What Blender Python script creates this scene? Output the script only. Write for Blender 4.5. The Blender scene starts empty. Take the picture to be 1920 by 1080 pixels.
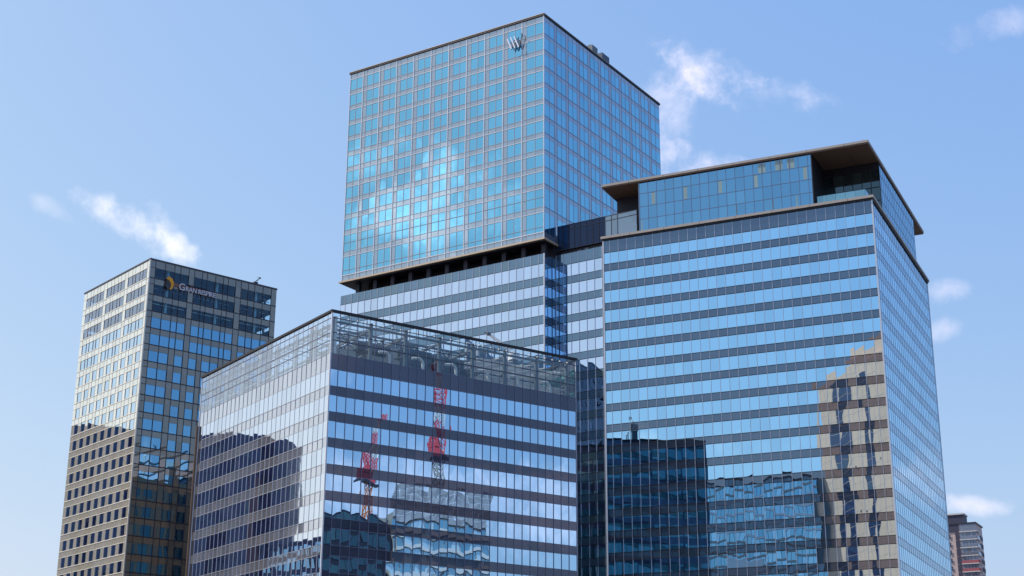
import bpy, math, random
from math import radians as R, sin, cos, tan, pi, sqrt
from mathutils import Vector, Matrix
random.seed(7)
S = bpy.context.scene

# ------------------------------------------------------------------ camera
CAM_Z = 1.7
cam = bpy.data.cameras.new("camera"); camo = bpy.data.objects.new("camera", cam)
S.collection.objects.link(camo); S.camera = camo
cam.sensor_width = 36.0; cam.lens = 36.0 * 2838.7 / 1920.0
cam.clip_start = 0.5; cam.clip_end = 6000
camo.matrix_world = Matrix.Translation((0, 0, CAM_Z)) @ Matrix.Rotation(R(90 + 18.435), 4, 'X') @ Matrix.Rotation(R(0.3425), 4, 'Z')

# ------------------------------------------------------------------ light
SUN = Vector((-0.985, 0.17, 0)).normalized(); SUN_EL = R(50)
sun_dir = Vector((SUN.x * cos(SUN_EL), SUN.y * cos(SUN_EL), sin(SUN_EL)))
sl = bpy.data.lights.new("sun", 'SUN'); sl.energy = 2.9; sl.angle = R(0.5); sl.color = (1.0, 0.93, 0.84)
slo = bpy.data.objects.new("sun", sl); S.collection.objects.link(slo)
slo.rotation_euler = sun_dir.to_track_quat('Z', 'Y').to_euler(); slo.location = (0, 0, 400)
S.view_settings.view_transform = 'Standard'; S.view_settings.look = 'None'
S.view_settings.exposure = 0.72; S.view_settings.gamma = 1.0

class NT:
    """tiny helper around a node tree"""
    def __init__(s, tree): s.t = tree; s.n = tree.nodes; s.l = tree.links
    def new(s, kind, **kw):
        n = s.n.new(kind)
        for k, v in kw.items(): setattr(n, k, v)
        return n
    def put(s, sock, v):
        if isinstance(v, bpy.types.NodeSocket): s.l.new(v, sock)
        else: sock.default_value = v
    def math(s, op, a, b=0.0, c=None, clamp=False):
        n = s.new('ShaderNodeMath', operation=op, use_clamp=clamp)
        s.put(n.inputs[0], a); s.put(n.inputs[1], b)
        if c is not None: s.put(n.inputs[2], c)
        return n.outputs[0]
    def vmath(s, op, a, b=None, scale=None):
        n = s.new('ShaderNodeVectorMath', operation=op)
        s.put(n.inputs[0], a)
        if b is not None: s.put(n.inputs[1], b)
        if scale is not None: s.put(n.inputs['Scale'], scale)
        return n.outputs['Value'] if op in ('DOT_PRODUCT', 'LENGTH') else n.outputs[0]
    def mix(s, f, a, b, blend='MIX'):
        n = s.new('ShaderNodeMix', data_type='RGBA', blend_type=blend)
        s.put(n.inputs[0], f); s.put(n.inputs[6], a); s.put(n.inputs[7], b)
        return n.outputs[2]
    def ramp(s, v, lo, hi, a=0.0, b=1.0):
        n = s.new('ShaderNodeMapRange', interpolation_type='SMOOTHSTEP')
        s.put(n.inputs[0], v); n.inputs[1].default_value = lo; n.inputs[2].default_value = hi
        n.inputs[3].default_value = a; n.inputs[4].default_value = b
        return n.outputs[0]

def rgba(c): return (c[0], c[1], c[2], 1.0)

# ------------------------------------------------------------------ sky with clouds
SKY_STRENGTH = 0.098
w = bpy.data.worlds.new("World"); S.world = w; w.use_nodes = True
W = NT(w.node_tree); W.n.clear()
sky = W.new('ShaderNodeTexSky', sky_type='NISHITA', sun_disc=False)
sky.sun_elevation = SUN_EL; sky.sun_rotation = math.atan2(SUN.x, SUN.y)
sky.air_density = 1.3; sky.dust_density = 1.9; sky.ozone_density = 1.0; sky.altitude = 20
tc = W.new('ShaderNodeTexCoord'); D = W.vmath('NORMALIZE', tc.outputs['Generated'])
warp = W.new('ShaderNodeTexNoise'); warp.inputs['Scale'].default_value = 9; warp.inputs['Detail'].default_value = 5
W.l.new(D, warp.inputs['Vector'])
wv = W.vmath('SCALE', W.vmath('SUBTRACT', warp.outputs['Color'], (0.5, 0.5, 0.5)), scale=0.035)
DW = W.vmath('ADD', D, wv)
fine = W.new('ShaderNodeTexNoise'); fine.inputs['Scale'].default_value = 30; fine.inputs['Detail'].default_value = 9
fine.inputs['Roughness'].default_value = 0.62
W.l.new(DW, fine.inputs['Vector'])
big = W.new('ShaderNodeTexNoise'); big.inputs['Scale'].default_value = 11; big.inputs['Detail'].default_value = 6
W.l.new(DW, big.inputs['Vector'])
nz = W.math('ADD', W.math('MULTIPLY', fine.outputs['Fac'], 0.55), W.math('MULTIPLY', big.outputs['Fac'], 0.45))

def cloud(c, a, b, tilt, dens, k=6.5):
    """one cloud patch round the sky direction c; a, b half sizes in radians, tilt of its long axis"""
    a *= 1.2; b *= 1.05; dens = min(1.0, dens * 1.15)
    c = Vector(c).normalized(); h = Vector((c.y, -c.x, 0)).normalized(); v = h.cross(c)
    if v.z < 0: v = -v
    e1 = h * cos(tilt) + v * sin(tilt); e2 = v * cos(tilt) - h * sin(tilt)
    x = W.math('DIVIDE', W.vmath('DOT_PRODUCT', DW, tuple(e1)), a)
    y = W.math('DIVIDE', W.vmath('DOT_PRODUCT', DW, tuple(e2)), b)
    r2 = W.math('ADD', W.math('MULTIPLY', x, x), W.math('MULTIPLY', y, y))
    front = W.math('GREATER_THAN', W.vmath('DOT_PRODUCT', D, tuple(c)), 0.0)
    m = W.math('SUBTRACT', 1.0, r2)
    m = W.math('ADD', m, W.math('MULTIPLY', W.math('SUBTRACT', nz, 0.5), k))
    m = W.ramp(m, -0.1, 2.0, 0.0, dens)
    return W.math('MULTIPLY', m, front)
CLOUDS = [  # direction, half width, half height, tilt, density
    ((-0.243, 0.907, 0.342), 0.042, 0.011, -0.30, 0.8),
    ((-0.220, 0.913, 0.337), 0.022, 0.010, -0.75, 0.6),
    ((-0.290, 0.891, 0.345), 0.016, 0.006, -0.55, 0.25),
    ((0.128, 0.890, 0.436), 0.040, 0.022, -0.42, 0.85),
    ((0.160, 0.893, 0.424), 0.042, 0.016, -0.15, 0.6),
    ((0.102, 0.905, 0.413), 0.022, 0.050, 0.1, 0.5),
    ((0.108, 0.914, 0.392), 0.046, 0.016, -0.15, 0.85),
    ((0.304, 0.836, 0.455), 0.034, 0.012, 0.10, 0.32),
    ((0.272, 0.914, 0.300), 0.016, 0.010, -0.10, 0.38),
    ((0.274, 0.921, 0.276), 0.015, 0.008, 0.10, 0.36),
    ((0.290, 0.940, 0.176), 0.024, 0.007, -0.05, 0.55),
    # mirrored in the facades
    ((-0.871, -0.315, 0.372), 0.060, 0.026, -0.55, 0.75),
    ((-0.878, -0.280, 0.388), 0.028, 0.016, -0.5, 0.5),
    ((-0.866, -0.345, 0.356), 0.040, 0.018, -0.5, 0.6),
    ((0.900, -0.40, 0.185), 0.16, 0.030, 0.03, 0.85),
    ((0.937, -0.30, 0.175), 0.12, 0.035, 0.0, 0.8),
    ((0.852, -0.44, 0.275), 0.05, 0.025, -0.3, 0.55),
    ((0.930, -0.28, 0.215), 0.030, 0.022, 0.2, 0.6),
    ((0.574, 0.794, 0.195), 0.030, 0.030, -0.6, 0.55),
    ((-0.672, -0.70, 0.214), 0.075, 0.010, 0.02, 0.6),
]
sep = W.new('ShaderNodeSeparateXYZ'); W.l.new(D, sep.inputs[0])
skyc = W.mix(1.0, sky.outputs[0], (0.97, 1.0, 1.06, 1.0), 'MULTIPLY')
hs = W.new('ShaderNodeHueSaturation'); hs.inputs['Saturation'].default_value = 1.0; hs.inputs['Value'].default_value = 1.0
sc_ = W.new('ShaderNodeSeparateColor'); W.l.new(skyc, sc_.inputs[0])
cc_ = W.new('ShaderNodeCombineColor')      # hazy bright air: the blue evens out over the sky
for i, (piv, gam, k) in enumerate(((2.7, 0.92, 0.97), (3.7, 0.66, 1.0), (5.6, 0.20, 1.0))):
    W.l.new(W.math('MULTIPLY', W.math('POWER', W.math('DIVIDE', sc_.outputs[i], piv), gam), piv * k), cc_.inputs[i])
W.l.new(cc_.outputs[0], hs.inputs['Color'])
col = hs.outputs[0]
for i, cd in enumerate(CLOUDS):            # clouds towards the sun are brighter than those away from it
    toward = max(0.0, Vector(cd[0]).normalized().dot(sun_dir)); kk = 1.0 + 1.3 * max(0.0, toward - 0.55) / 0.45
    tone = (7.6, 7.1, 8.0) if cd[0][0] > 0.05 else (7.9, 7.7, 8.0)
    col = W.mix(cloud(*cd), col, (tone[0] * kk, tone[1] * kk, tone[2] * kk, 1.0))
bg = W.new('ShaderNodeBackground'); bg.inputs[1].default_value = SKY_STRENGTH; W.l.new(col, bg.inputs[0])
wo = W.new('ShaderNodeOutputWorld'); W.l.new(bg.outputs[0], wo.inputs[0])

# ------------------------------------------------------------------ materials
def new_mat(name):
    m = bpy.data.materials.new(name); m.use_nodes = True
    n = NT(m.node_tree); n.n.clear()
    o = n.new('ShaderNodeOutputMaterial')
    return m, n, o

def glass(name, tint, base, f0=0.5, wob=0.012, tilt=0.004, wscale=0.35, blind=0.12, blindc=None, var=0.35, thru=None):
    """coated glazing: mirror reflection over a dim interior, every pane a little off plane and wavy"""
    m, n, o = new_mat(name)
    at = n.new('ShaderNodeAttribute', attribute_name='rnd')
    rv = at.outputs['Fac']
    geo = n.new('ShaderNodeNewGeometry')
    no = n.new('ShaderNodeTexNoise', noise_dimensions='4D'); no.inputs['Scale'].default_value = wscale
    no.inputs['Detail'].default_value = 1.5
    mp = n.vmath('MULTIPLY', geo.outputs['Position'], (1, 1, 0.55))
    n.l.new(mp, no.inputs['Vector']); n.put(no.inputs['W'], n.math('MULTIPLY', rv, 60.0))
    wv = n.vmath('SCALE', n.vmath('SUBTRACT', no.outputs['Color'], (.5, .5, .5)), scale=wob * 2)
    wn = n.new('ShaderNodeTexWhiteNoise', noise_dimensions='1D'); n.put(wn.inputs['W'], n.math('MULTIPLY', rv, 977.0))
    tv = n.vmath('SCALE', n.vmath('SUBTRACT', wn.outputs['Color'], (.5, .5, .5)), scale=tilt * 2)
    nrm = n.vmath('NORMALIZE', n.vmath('ADD', n.vmath('ADD', geo.outputs['Normal'], wv), tv))
    dt = n.math('ABSOLUTE', n.vmath('DOT_PRODUCT', geo.outputs['Normal'], geo.outputs['Incoming']))
    fr = n.math('POWER', n.math('SUBTRACT', 1.0, dt, clamp=True), 4.0)
    fac = n.math('MULTIPLY_ADD', fr, 1.0 - f0, f0, clamp=True)
    gl = n.new('ShaderNodeBsdfGlossy'); gl.inputs['Roughness'].default_value = 0.0
    sc2 = n.new('ShaderNodeSeparateColor'); n.l.new(wn.outputs['Color'], sc2.inputs[0])
    pv = n.math('MULTIPLY_ADD', n.math('POWER', sc2.outputs[2], 2.0), -0.10, 1.0)      # coating and dirt differ a little per pane
    cb_ = n.new('ShaderNodeCombineColor')
    for k_ in range(3): n.l.new(pv, cb_.inputs[k_])
    n.put(gl.inputs['Color'], n.mix(1.0, n.mix(n.math('MULTIPLY', fr, 0.6), rgba(tint), (1, 1, 1, 1)), cb_.outputs[0], 'MULTIPLY')); n.l.new(nrm, gl.inputs['Normal'])
    df = n.new('ShaderNodeBsdfDiffuse')
    dc = n.mix(n.math('MULTIPLY', rv, var), rgba(base), rgba([min(1, c * 2.2) for c in base]))
    if blind > 0:
        bc = blindc or [min(0.6, c * 4 + 0.06) for c in base]
        dc = n.mix(n.math('GREATER_THAN', wn.outputs['Value'], 1.0 - blind), dc, rgba(bc))
    n.put(df.inputs['Color'], dc)
    body = df.outputs[0]
    if thru:
        tr = n.new('ShaderNodeBsdfTransparent'); tr.inputs[0].default_value = rgba(thru)
        body = tr.outputs[0]
    ms = n.new('ShaderNodeMixShader'); n.put(ms.inputs[0], fac); n.l.new(body, ms.inputs[1]); n.l.new(gl.outputs[0], ms.inputs[2])
    n.l.new(ms.outputs[0], o.inputs[0])
    return m

def solid(name, c, rough=0.6, metal=0.0, spec=0.4, var=0.12, vscale=0.6, streak=0.0):
    """paint, stone, concrete or metal with uneven tone and faint vertical dirt"""
    m, n, o = new_mat(name)
    p = n.new('ShaderNodeBsdfPrincipled')
    at = n.new('ShaderNodeAttribute', attribute_name='rnd')
    geo = n.new('ShaderNodeNewGeometry')
    no = n.new('ShaderNodeTexNoise'); no.inputs['Scale'].default_value = vscale; no.inputs['Detail'].default_value = 5
    n.l.new(n.vmath('MULTIPLY', geo.outputs['Position'], (1, 1, 0.25 if streak else 1.0)), no.inputs['Vector'])
    f = n.math('ADD', n.math('MULTIPLY', no.outputs['Fac'], 0.6), n.math('MULTIPLY', at.outputs['Fac'], 0.5))
    cc = n.mix(f, rgba([x * (1 - var) for x in c]), rgba([min(1, x * (1 + var)) for x in c]))
    n.put(p.inputs['Base Color'], cc)
    p.inputs['Roughness'].default_value = rough; p.inputs['Metallic'].default_value = metal
    p.inputs['Specular IOR Level'].default_value = spec
    n.l.new(p.outputs[0], o.inputs[0])
    return m

M = {}
# right office tower
M['r_glass'] = glass('office_glass', (0.46, 0.78, 1.0), (0.012, 0.02, 0.035), 0.91, 0.0042, 0.0030, 0.30, 0.03)
M['r_span'] = glass('office_spandrel', (0.42, 0.56, 0.72), (0.030, 0.045, 0.068), 0.30, 0.006, 0.003, 0.3, 0.0)
M['r_spanr'] = glass('office_side_spandrel', (0.42, 0.62, 0.80), (0.02, 0.03, 0.045), 0.72, 0.006, 0.003, 0.3, 0.0)
M['fin'] = solid('fin_metal', (0.46, 0.49, 0.56), 0.35, 0.6, 0.5, 0.05)
M['fin_dark'] = solid('dark_fin_metal', (0.06, 0.065, 0.085), 0.4, 0.5, 0.5, 0.08)
M['fin_blue'] = solid('blue_grey_fin_metal', (0.16, 0.18, 0.26), 0.4, 0.5, 0.5, 0.05)
M['ledge'] = solid('ledge_stone', (0.42, 0.38, 0.34), 0.6, 0, 0.3, 0.08)
M['black'] = solid('dark_metal', (0.018, 0.019, 0.026), 0.5, 0.2, 0.4, 0.15)
M['navy'] = solid('navy_panel', (0.022, 0.024, 0.040), 0.55, 0, 0.4, 0.12)
M['soffit'] = solid('bronze_soffit', (0.16, 0.105, 0.075), 0.55, 0, 0.3, 0.08)
M['p_glass'] = glass('penthouse_glass', (0.30, 0.62, 0.86), (0.015, 0.05, 0.075), 0.62, 0.006, 0.003, 0.3, 0.10, (0.05, 0.14, 0.17))
M['p_dark'] = glass('terrace_glass', (0.30, 0.42, 0.45), (0.010, 0.018, 0.020), 0.25, 0.006, 0.003, 0.3, 0.25, (0.03, 0.05, 0.045))
M['curtain'] = solid('pale_blind', (0.30, 0.42, 0.42), 0.8, 0, 0.2, 0.1)
M['balus'] = glass('balustrade_glass', (0.45, 0.75, 0.85), (0.10, 0.22, 0.26), 0.35, 0.004, 0.003, 0.3, 0.0)
# hotel tower
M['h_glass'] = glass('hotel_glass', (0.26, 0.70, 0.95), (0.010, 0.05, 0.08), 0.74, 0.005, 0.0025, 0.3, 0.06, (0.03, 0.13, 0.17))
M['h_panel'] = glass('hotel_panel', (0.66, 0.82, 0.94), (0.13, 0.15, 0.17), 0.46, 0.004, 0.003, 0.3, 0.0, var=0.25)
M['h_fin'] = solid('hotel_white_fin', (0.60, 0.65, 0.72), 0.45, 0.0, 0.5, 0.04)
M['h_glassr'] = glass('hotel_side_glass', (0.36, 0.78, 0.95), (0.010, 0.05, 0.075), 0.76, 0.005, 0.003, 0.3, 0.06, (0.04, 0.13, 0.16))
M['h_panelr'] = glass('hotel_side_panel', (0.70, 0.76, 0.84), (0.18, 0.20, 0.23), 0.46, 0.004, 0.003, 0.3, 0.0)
M['trim'] = solid('sandy_trim', (0.58, 0.47, 0.34), 0.5, 0, 0.3, 0.06)
M['m_glass'] = glass('podium_glass', (0.68, 0.82, 1.0), (0.02, 0.03, 0.05), 0.88, 0.012, 0.003, 0.3, 0.0)
M['m_span'] = glass('podium_spandrel', (0.46, 0.68, 0.88), (0.055, 0.09, 0.125), 0.30, 0.006, 0.003, 0.3, 0.12, (0.08, 0.12, 0.12))
M['screen_sunlit'] = glass('sunlit_screen_glass', (0.55, 0.68, 0.78), (0.06, 0.09, 0.12), 0.40, 0.004, 0.004, 0.3, 0.0)  # lighter copy of the roof screen glass, sunlight put into the colour
M['screen'] = glass('shaded_screen_glass', (0.20, 0.28, 0.48), (0.010, 0.016, 0.034), 0.14, 0.004, 0.004, 0.3, 0.0)  # same screen glass darkened for the part in the hotel's shadow
# low office block
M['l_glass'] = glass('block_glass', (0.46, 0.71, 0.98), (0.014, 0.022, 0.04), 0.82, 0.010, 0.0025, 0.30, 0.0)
M['l_span'] = glass('block_shaded_spandrel', (0.50, 0.56, 0.72), (0.044, 0.047, 0.072), 0.12, 0.006, 0.002, 0.3, 0.0)  # block's spandrel with the shade of the right face in its colour
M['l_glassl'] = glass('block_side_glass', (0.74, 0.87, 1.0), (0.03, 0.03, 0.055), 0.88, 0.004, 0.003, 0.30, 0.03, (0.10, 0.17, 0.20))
M['l_spanl'] = glass('block_sunlit_spandrel', (0.80, 0.89, 1.0), (0.20, 0.205, 0.205), 0.60, 0.006, 0.004, 0.3, 0.0)  # same spandrel made paler for the sunlit left face
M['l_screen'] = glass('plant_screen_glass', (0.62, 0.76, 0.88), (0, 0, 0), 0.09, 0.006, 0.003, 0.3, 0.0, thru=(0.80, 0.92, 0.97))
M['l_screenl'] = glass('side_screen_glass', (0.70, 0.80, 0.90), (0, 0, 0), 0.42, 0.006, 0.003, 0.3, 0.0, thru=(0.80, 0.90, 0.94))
M['l_back'] = glass('block_rear_glass', (0.28, 0.46, 0.52), (0.010, 0.018, 0.024), 0.28, 0.02, 0.005, 0.3, 0.10, (0.03, 0.06, 0.06))
M['l_teal'] = glass('block_far_glass', (0.36, 0.62, 0.68), (0.025, 0.085, 0.095), 0.30, 0.02, 0.008, 0.3, 0.28, (0.10, 0.24, 0.25))
M['l_backwall'] = solid('block_rear_wall', (0.17, 0.115, 0.085), 0.5, 0, 0.4, 0.2)
M['steel'] = solid('galvanised_steel', (0.11, 0.135, 0.16), 0.45, 0.3, 0.5, 0.1)
M['white'] = solid('white_paint', (0.74, 0.74, 0.72), 0.5, 0, 0.4, 0.05)
M['beige'] = solid('beige_render', (0.50, 0.47, 0.42), 0.7, 0, 0.3, 0.06)
M['louvre'] = solid('louvre_metal', (0.07, 0.10, 0.14), 0.5, 0.3, 0.4, 0.1)
M['deck'] = solid('roof_deck', (0.34, 0.34, 0.34), 0.9, 0, 0.2, 0.15)
# left hotel
M['g_stone'] = glass('granite_shaded_panel', (0.66, 0.68, 0.72), (0.15, 0.135, 0.10), 0.20, 0.004, 0.003, 0.3, 0.0, var=0.3)  # granite darkened in colour for the shaded face
M['g_stonel'] = glass('granite_sunlit_panel', (0.84, 0.97, 1.0), (0.64, 0.60, 0.44), 0.55, 0.004, 0.003, 0.3, 0.0, var=0.25)  # same granite lightened in colour for the sunlit face
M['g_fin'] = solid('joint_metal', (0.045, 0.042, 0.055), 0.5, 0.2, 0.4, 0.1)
M['g_finl'] = solid('sunlit_joint_metal', (0.76, 0.73, 0.64), 0.4, 0.2, 0.5, 0.06)  # joint metal with the sunlight on the left ledges put into its colour
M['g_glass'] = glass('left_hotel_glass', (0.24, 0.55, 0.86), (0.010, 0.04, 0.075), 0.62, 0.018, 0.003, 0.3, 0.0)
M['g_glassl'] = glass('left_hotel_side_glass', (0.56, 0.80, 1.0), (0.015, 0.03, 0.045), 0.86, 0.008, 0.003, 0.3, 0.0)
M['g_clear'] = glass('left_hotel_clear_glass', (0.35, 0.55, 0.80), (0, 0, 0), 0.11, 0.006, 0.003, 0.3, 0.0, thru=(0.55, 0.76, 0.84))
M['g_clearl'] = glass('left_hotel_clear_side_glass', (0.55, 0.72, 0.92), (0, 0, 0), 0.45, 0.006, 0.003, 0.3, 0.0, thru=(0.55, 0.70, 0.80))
M['pale_col'] = solid('pale_column', (0.62, 0.78, 0.80), 0.6, 0, 0.4, 0.05)
M['tube'] = solid('light_fitting', (0.85, 0.9, 0.9), 0.6, 0, 0.4, 0.05)
M['orange'] = solid('orange_sign', (0.80, 0.36, 0.02), 0.45, 0, 0.4, 0.04)
M['sign_dark'] = solid('dark_sign', (0.03, 0.03, 0.045), 0.4, 0, 0.5, 0.1)
M['sign_back'] = solid('red_brown_strip', (0.22, 0.12, 0.10), 0.6, 0, 0.3, 0.1)
M['letter'] = solid('sign_letter', (0.55, 0.58, 0.66), 0.4, 0, 0.5, 0.03)
M['chrome'] = solid('polished_steel', (0.75, 0.76, 0.80), 0.18, 1.0, 0.5, 0.03)
# others
M['apt'] = solid('apartment_tile', (0.58, 0.46, 0.43), 0.7, 0, 0.3, 0.08)
M['apt_red'] = solid('red_brown_panel', (0.36, 0.11, 0.13), 0.6, 0, 0.3, 0.08)
M['apt_white'] = solid('apartment_white', (0.62, 0.60, 0.58), 0.6, 0, 0.3, 0.05)
M['apt_dark'] = solid('apartment_recess', (0.06, 0.06, 0.10), 0.6, 0, 0.3, 0.1)
M['apt_glass'] = glass('apartment_glass', (0.5, 0.56, 0.66), (0.22, 0.24, 0.29), 0.34, 0.01, 0.01, 0.5, 0.3, (0.35, 0.38, 0.40))
M['tan'] = solid('tan_precast', (0.95, 0.56, 0.39), 0.75, 0, 0.3, 0.06, 0.2)
M['dark_glass'] = glass('dark_tower_glass', (0.25, 0.30, 0.42), (0.035, 0.035, 0.075), 0.16, 0.01, 0.006, 0.3, 0.05, (0.06, 0.08, 0.12))
M['grey_glass'] = glass('grey_tower_glass', (0.30, 0.42, 0.52), (0.035, 0.055, 0.075), 0.22, 0.01, 0.006, 0.3, 0.05)
M['teal_glass'] = glass('teal_glass', (0.62, 0.90, 1.0), (0.03, 0.11, 0.15), 0.55, 0.06, 0.02, 0.25, 0.3, (0.60, 0.70, 0.74))  # very pale random panes paint bright glints into the glass
M['crane_red'] = solid('crane_red', (0.66, 0.09, 0.11), 0.5, 0, 0.4, 0.06)
M['crane_white'] = solid('crane_white', (0.72, 0.72, 0.72), 0.5, 0, 0.4, 0.05)
M['crane_orange'] = solid('crane_orange', (0.75, 0.22, 0.03), 0.5, 0, 0.4, 0.05)
M['netting'] = solid('scaffold_netting', (0.36, 0.37, 0.40), 0.85, 0, 0.2, 0.3, 0.35)
M['concrete'] = solid('concrete', (0.40, 0.38, 0.35), 0.85, 0, 0.2, 0.15, 0.3)
M['ground'] = solid('asphalt_ground', (0.10, 0.10, 0.10), 0.9, 0, 0.2, 0.2, 0.05)

# ------------------------------------------------------------------ mesh helpers
class MB:
    def __init__(s): s.v = []; s.f = []; s.m = []; s.r = []
    def quad(s, a, b, c, d, mi=0, r=None):
        i = len(s.v); s.v += [a, b, c, d]; s.f.append((i, i + 1, i + 2, i + 3)); s.m.append(mi)
        s.r.append(random.random() if r is None else r)
    def poly(s, pts, mi=0, r=None):
        i = len(s.v); s.v += list(pts); s.f.append(tuple(range(i, i + len(pts)))); s.m.append(mi)
        s.r.append(random.random() if r is None else r)
    def box(s, x0, x1, y0, y1, z0, z1, mi=0):
        x0, x1 = min(x0, x1), max(x0, x1); y0, y1 = min(y0, y1), max(y0, y1); z0, z1 = min(z0, z1), max(z0, z1)
        i = len(s.v)
        s.v += [(x0, y0, z0), (x1, y0, z0), (x1, y1, z0), (x0, y1, z0), (x0, y0, z1), (x1, y0, z1), (x1, y1, z1), (x0, y1, z1)]
        r = random.random()
        for q in ((0, 3, 2, 1), (4, 5, 6, 7), (0, 1, 5, 4), (1, 2, 6, 5), (2, 3, 7, 6), (3, 0, 4, 7)):
            s.f.append(tuple(i + k for k in q)); s.m.append(mi); s.r.append(r)
    def bar(s, a, b, wd, mi=0, n=4, wd2=None):
        """straight strut from a to b with an n sided section"""
        a = Vector(a); b = Vector(b); d = (b - a).normalized()
        h = Vector((0, 0, 1)) if abs(d.z) < 0.95 else Vector((1, 0, 0))
        u = d.cross(h).normalized(); v = d.cross(u); i = len(s.v); r = random.random()
        for p, ww in ((a, wd), (b, wd2 or wd)):
            for k in range(n):
                t = 2 * pi * (k + 0.5) / n
                s.v.append(tuple(p + (u * cos(t) + v * sin(t)) * ww * 0.5))
        for k in range(n):
            j = (k + 1) % n
            s.f.append((i + k, i + j, i + n + j, i + n + k)); s.m.append(mi); s.r.append(r)
        s.f.append(tuple(i + k for k in reversed(range(n)))); s.f.append(tuple(i + n + k for k in range(n)))
        s.m += [mi, mi]; s.r += [r, r]
    def tube(s, pts, wd, mi=0, n=8):
        for a, b in zip(pts, pts[1:]): s.bar(a, b, wd, mi, n)
    def build(s, name, mats, parent=None, label=None, kind=None):
        me = bpy.data.meshes.new(name); me.from_pydata([tuple(p) for p in s.v], [], s.f)
        for mt in (mats if isinstance(mats, (list, tuple)) else [mats]): me.materials.append(mt)
        me.polygons.foreach_set('material_index', s.m)
        a = me.attributes.new('rnd', 'FLOAT', 'FACE'); a.data.foreach_set('value', s.r)
        me.update()
        o = bpy.data.objects.new(name, me); S.collection.objects.link(o)
        if parent: o.parent = parent
        if label: o['label'] = label
        if kind: o['kind'] = kind
        return o

class Frame:
    """addresses a facade as (u along it, o outwards, z); corner at the origin, x to the right face, y to the left face"""
    def __init__(s, face, W_=0, D_=0, off=0.0): s.face, s.W, s.D, s.off = face, W_, D_, off
    def p(s, u, o, z):
        o += s.off
        if s.face == 'L': return (-o, u, z)
        if s.face == 'R': return (u, -o, z)
        if s.face == 'BL': return (s.W + o, u, z)       # far side, parallel to the left face
        if s.face == 'BR': return (u, s.D + o, z)
    def box(s, mb, u0, u1, o0, o1, z0, z1, mi=0):
        a = s.p(u0, o0, z0); b = s.p(u1, o1, z1); mb.box(a[0], b[0], a[1], b[1], a[2], b[2], mi)
    def pane(s, mb, u0, u1, o, z0, z1, mi=0):
        q = [s.p(u0, o, z0), s.p(u1, o, z0), s.p(u1, o, z1), s.p(u0, o, z1)]
        if s.face in ('L', 'BR'): q.reverse()
        mb.quad(*q, mi)

def thing(name, loc, yaw, label, cat, group=None):
    o = bpy.data.objects.new(name, None); S.collection.objects.link(o)
    o.location = loc; o.rotation_euler = (0, 0, yaw); o.empty_display_size = 2
    o['label'] = label; o['category'] = cat
    if group: o['group'] = group
    return o
def tag(o, label, cat, group=None):
    o['label'] = label; o['category'] = cat
    if group: o['group'] = group
    return o

def lines(first, step, end):
    out = [0.0]; x = first
    while x < end - 0.25: out.append(x); x += step
    return out + [end]

def band(parent, fr, us, z0, z1, o, mat, name):
    mb = MB()
    for a, b in zip(us, us[1:]): fr.pane(mb, a, b, o, z0, z1)
    return mb.build(name, mat, parent)

def lattice(parent, fr, us, zs, z0, z1, mat, vw=0.10, vd=0.12, hw=0.08, hd=0.06, ends=True, name='facade_grid'):
    mb = MB()
    for u in (us if ends else us[1:-1]): fr.box(mb, u - vw / 2, u + vw / 2, -0.02, vd, z0, z1)
    for z in zs: fr.box(mb, us[0], us[-1], -0.02, hd, z - hw / 2, z + hw / 2)
    return mb.build(name, mat, parent)

# ------------------------------------------------------------------ ground
g = MB(); g.quad((-3000, -3000, 0), (3000, -3000, 0), (3000, 3000, 0), (-3000, 3000, 0))
go = g.build('ground', M['ground']); go['kind'] = 'structure'

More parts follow.
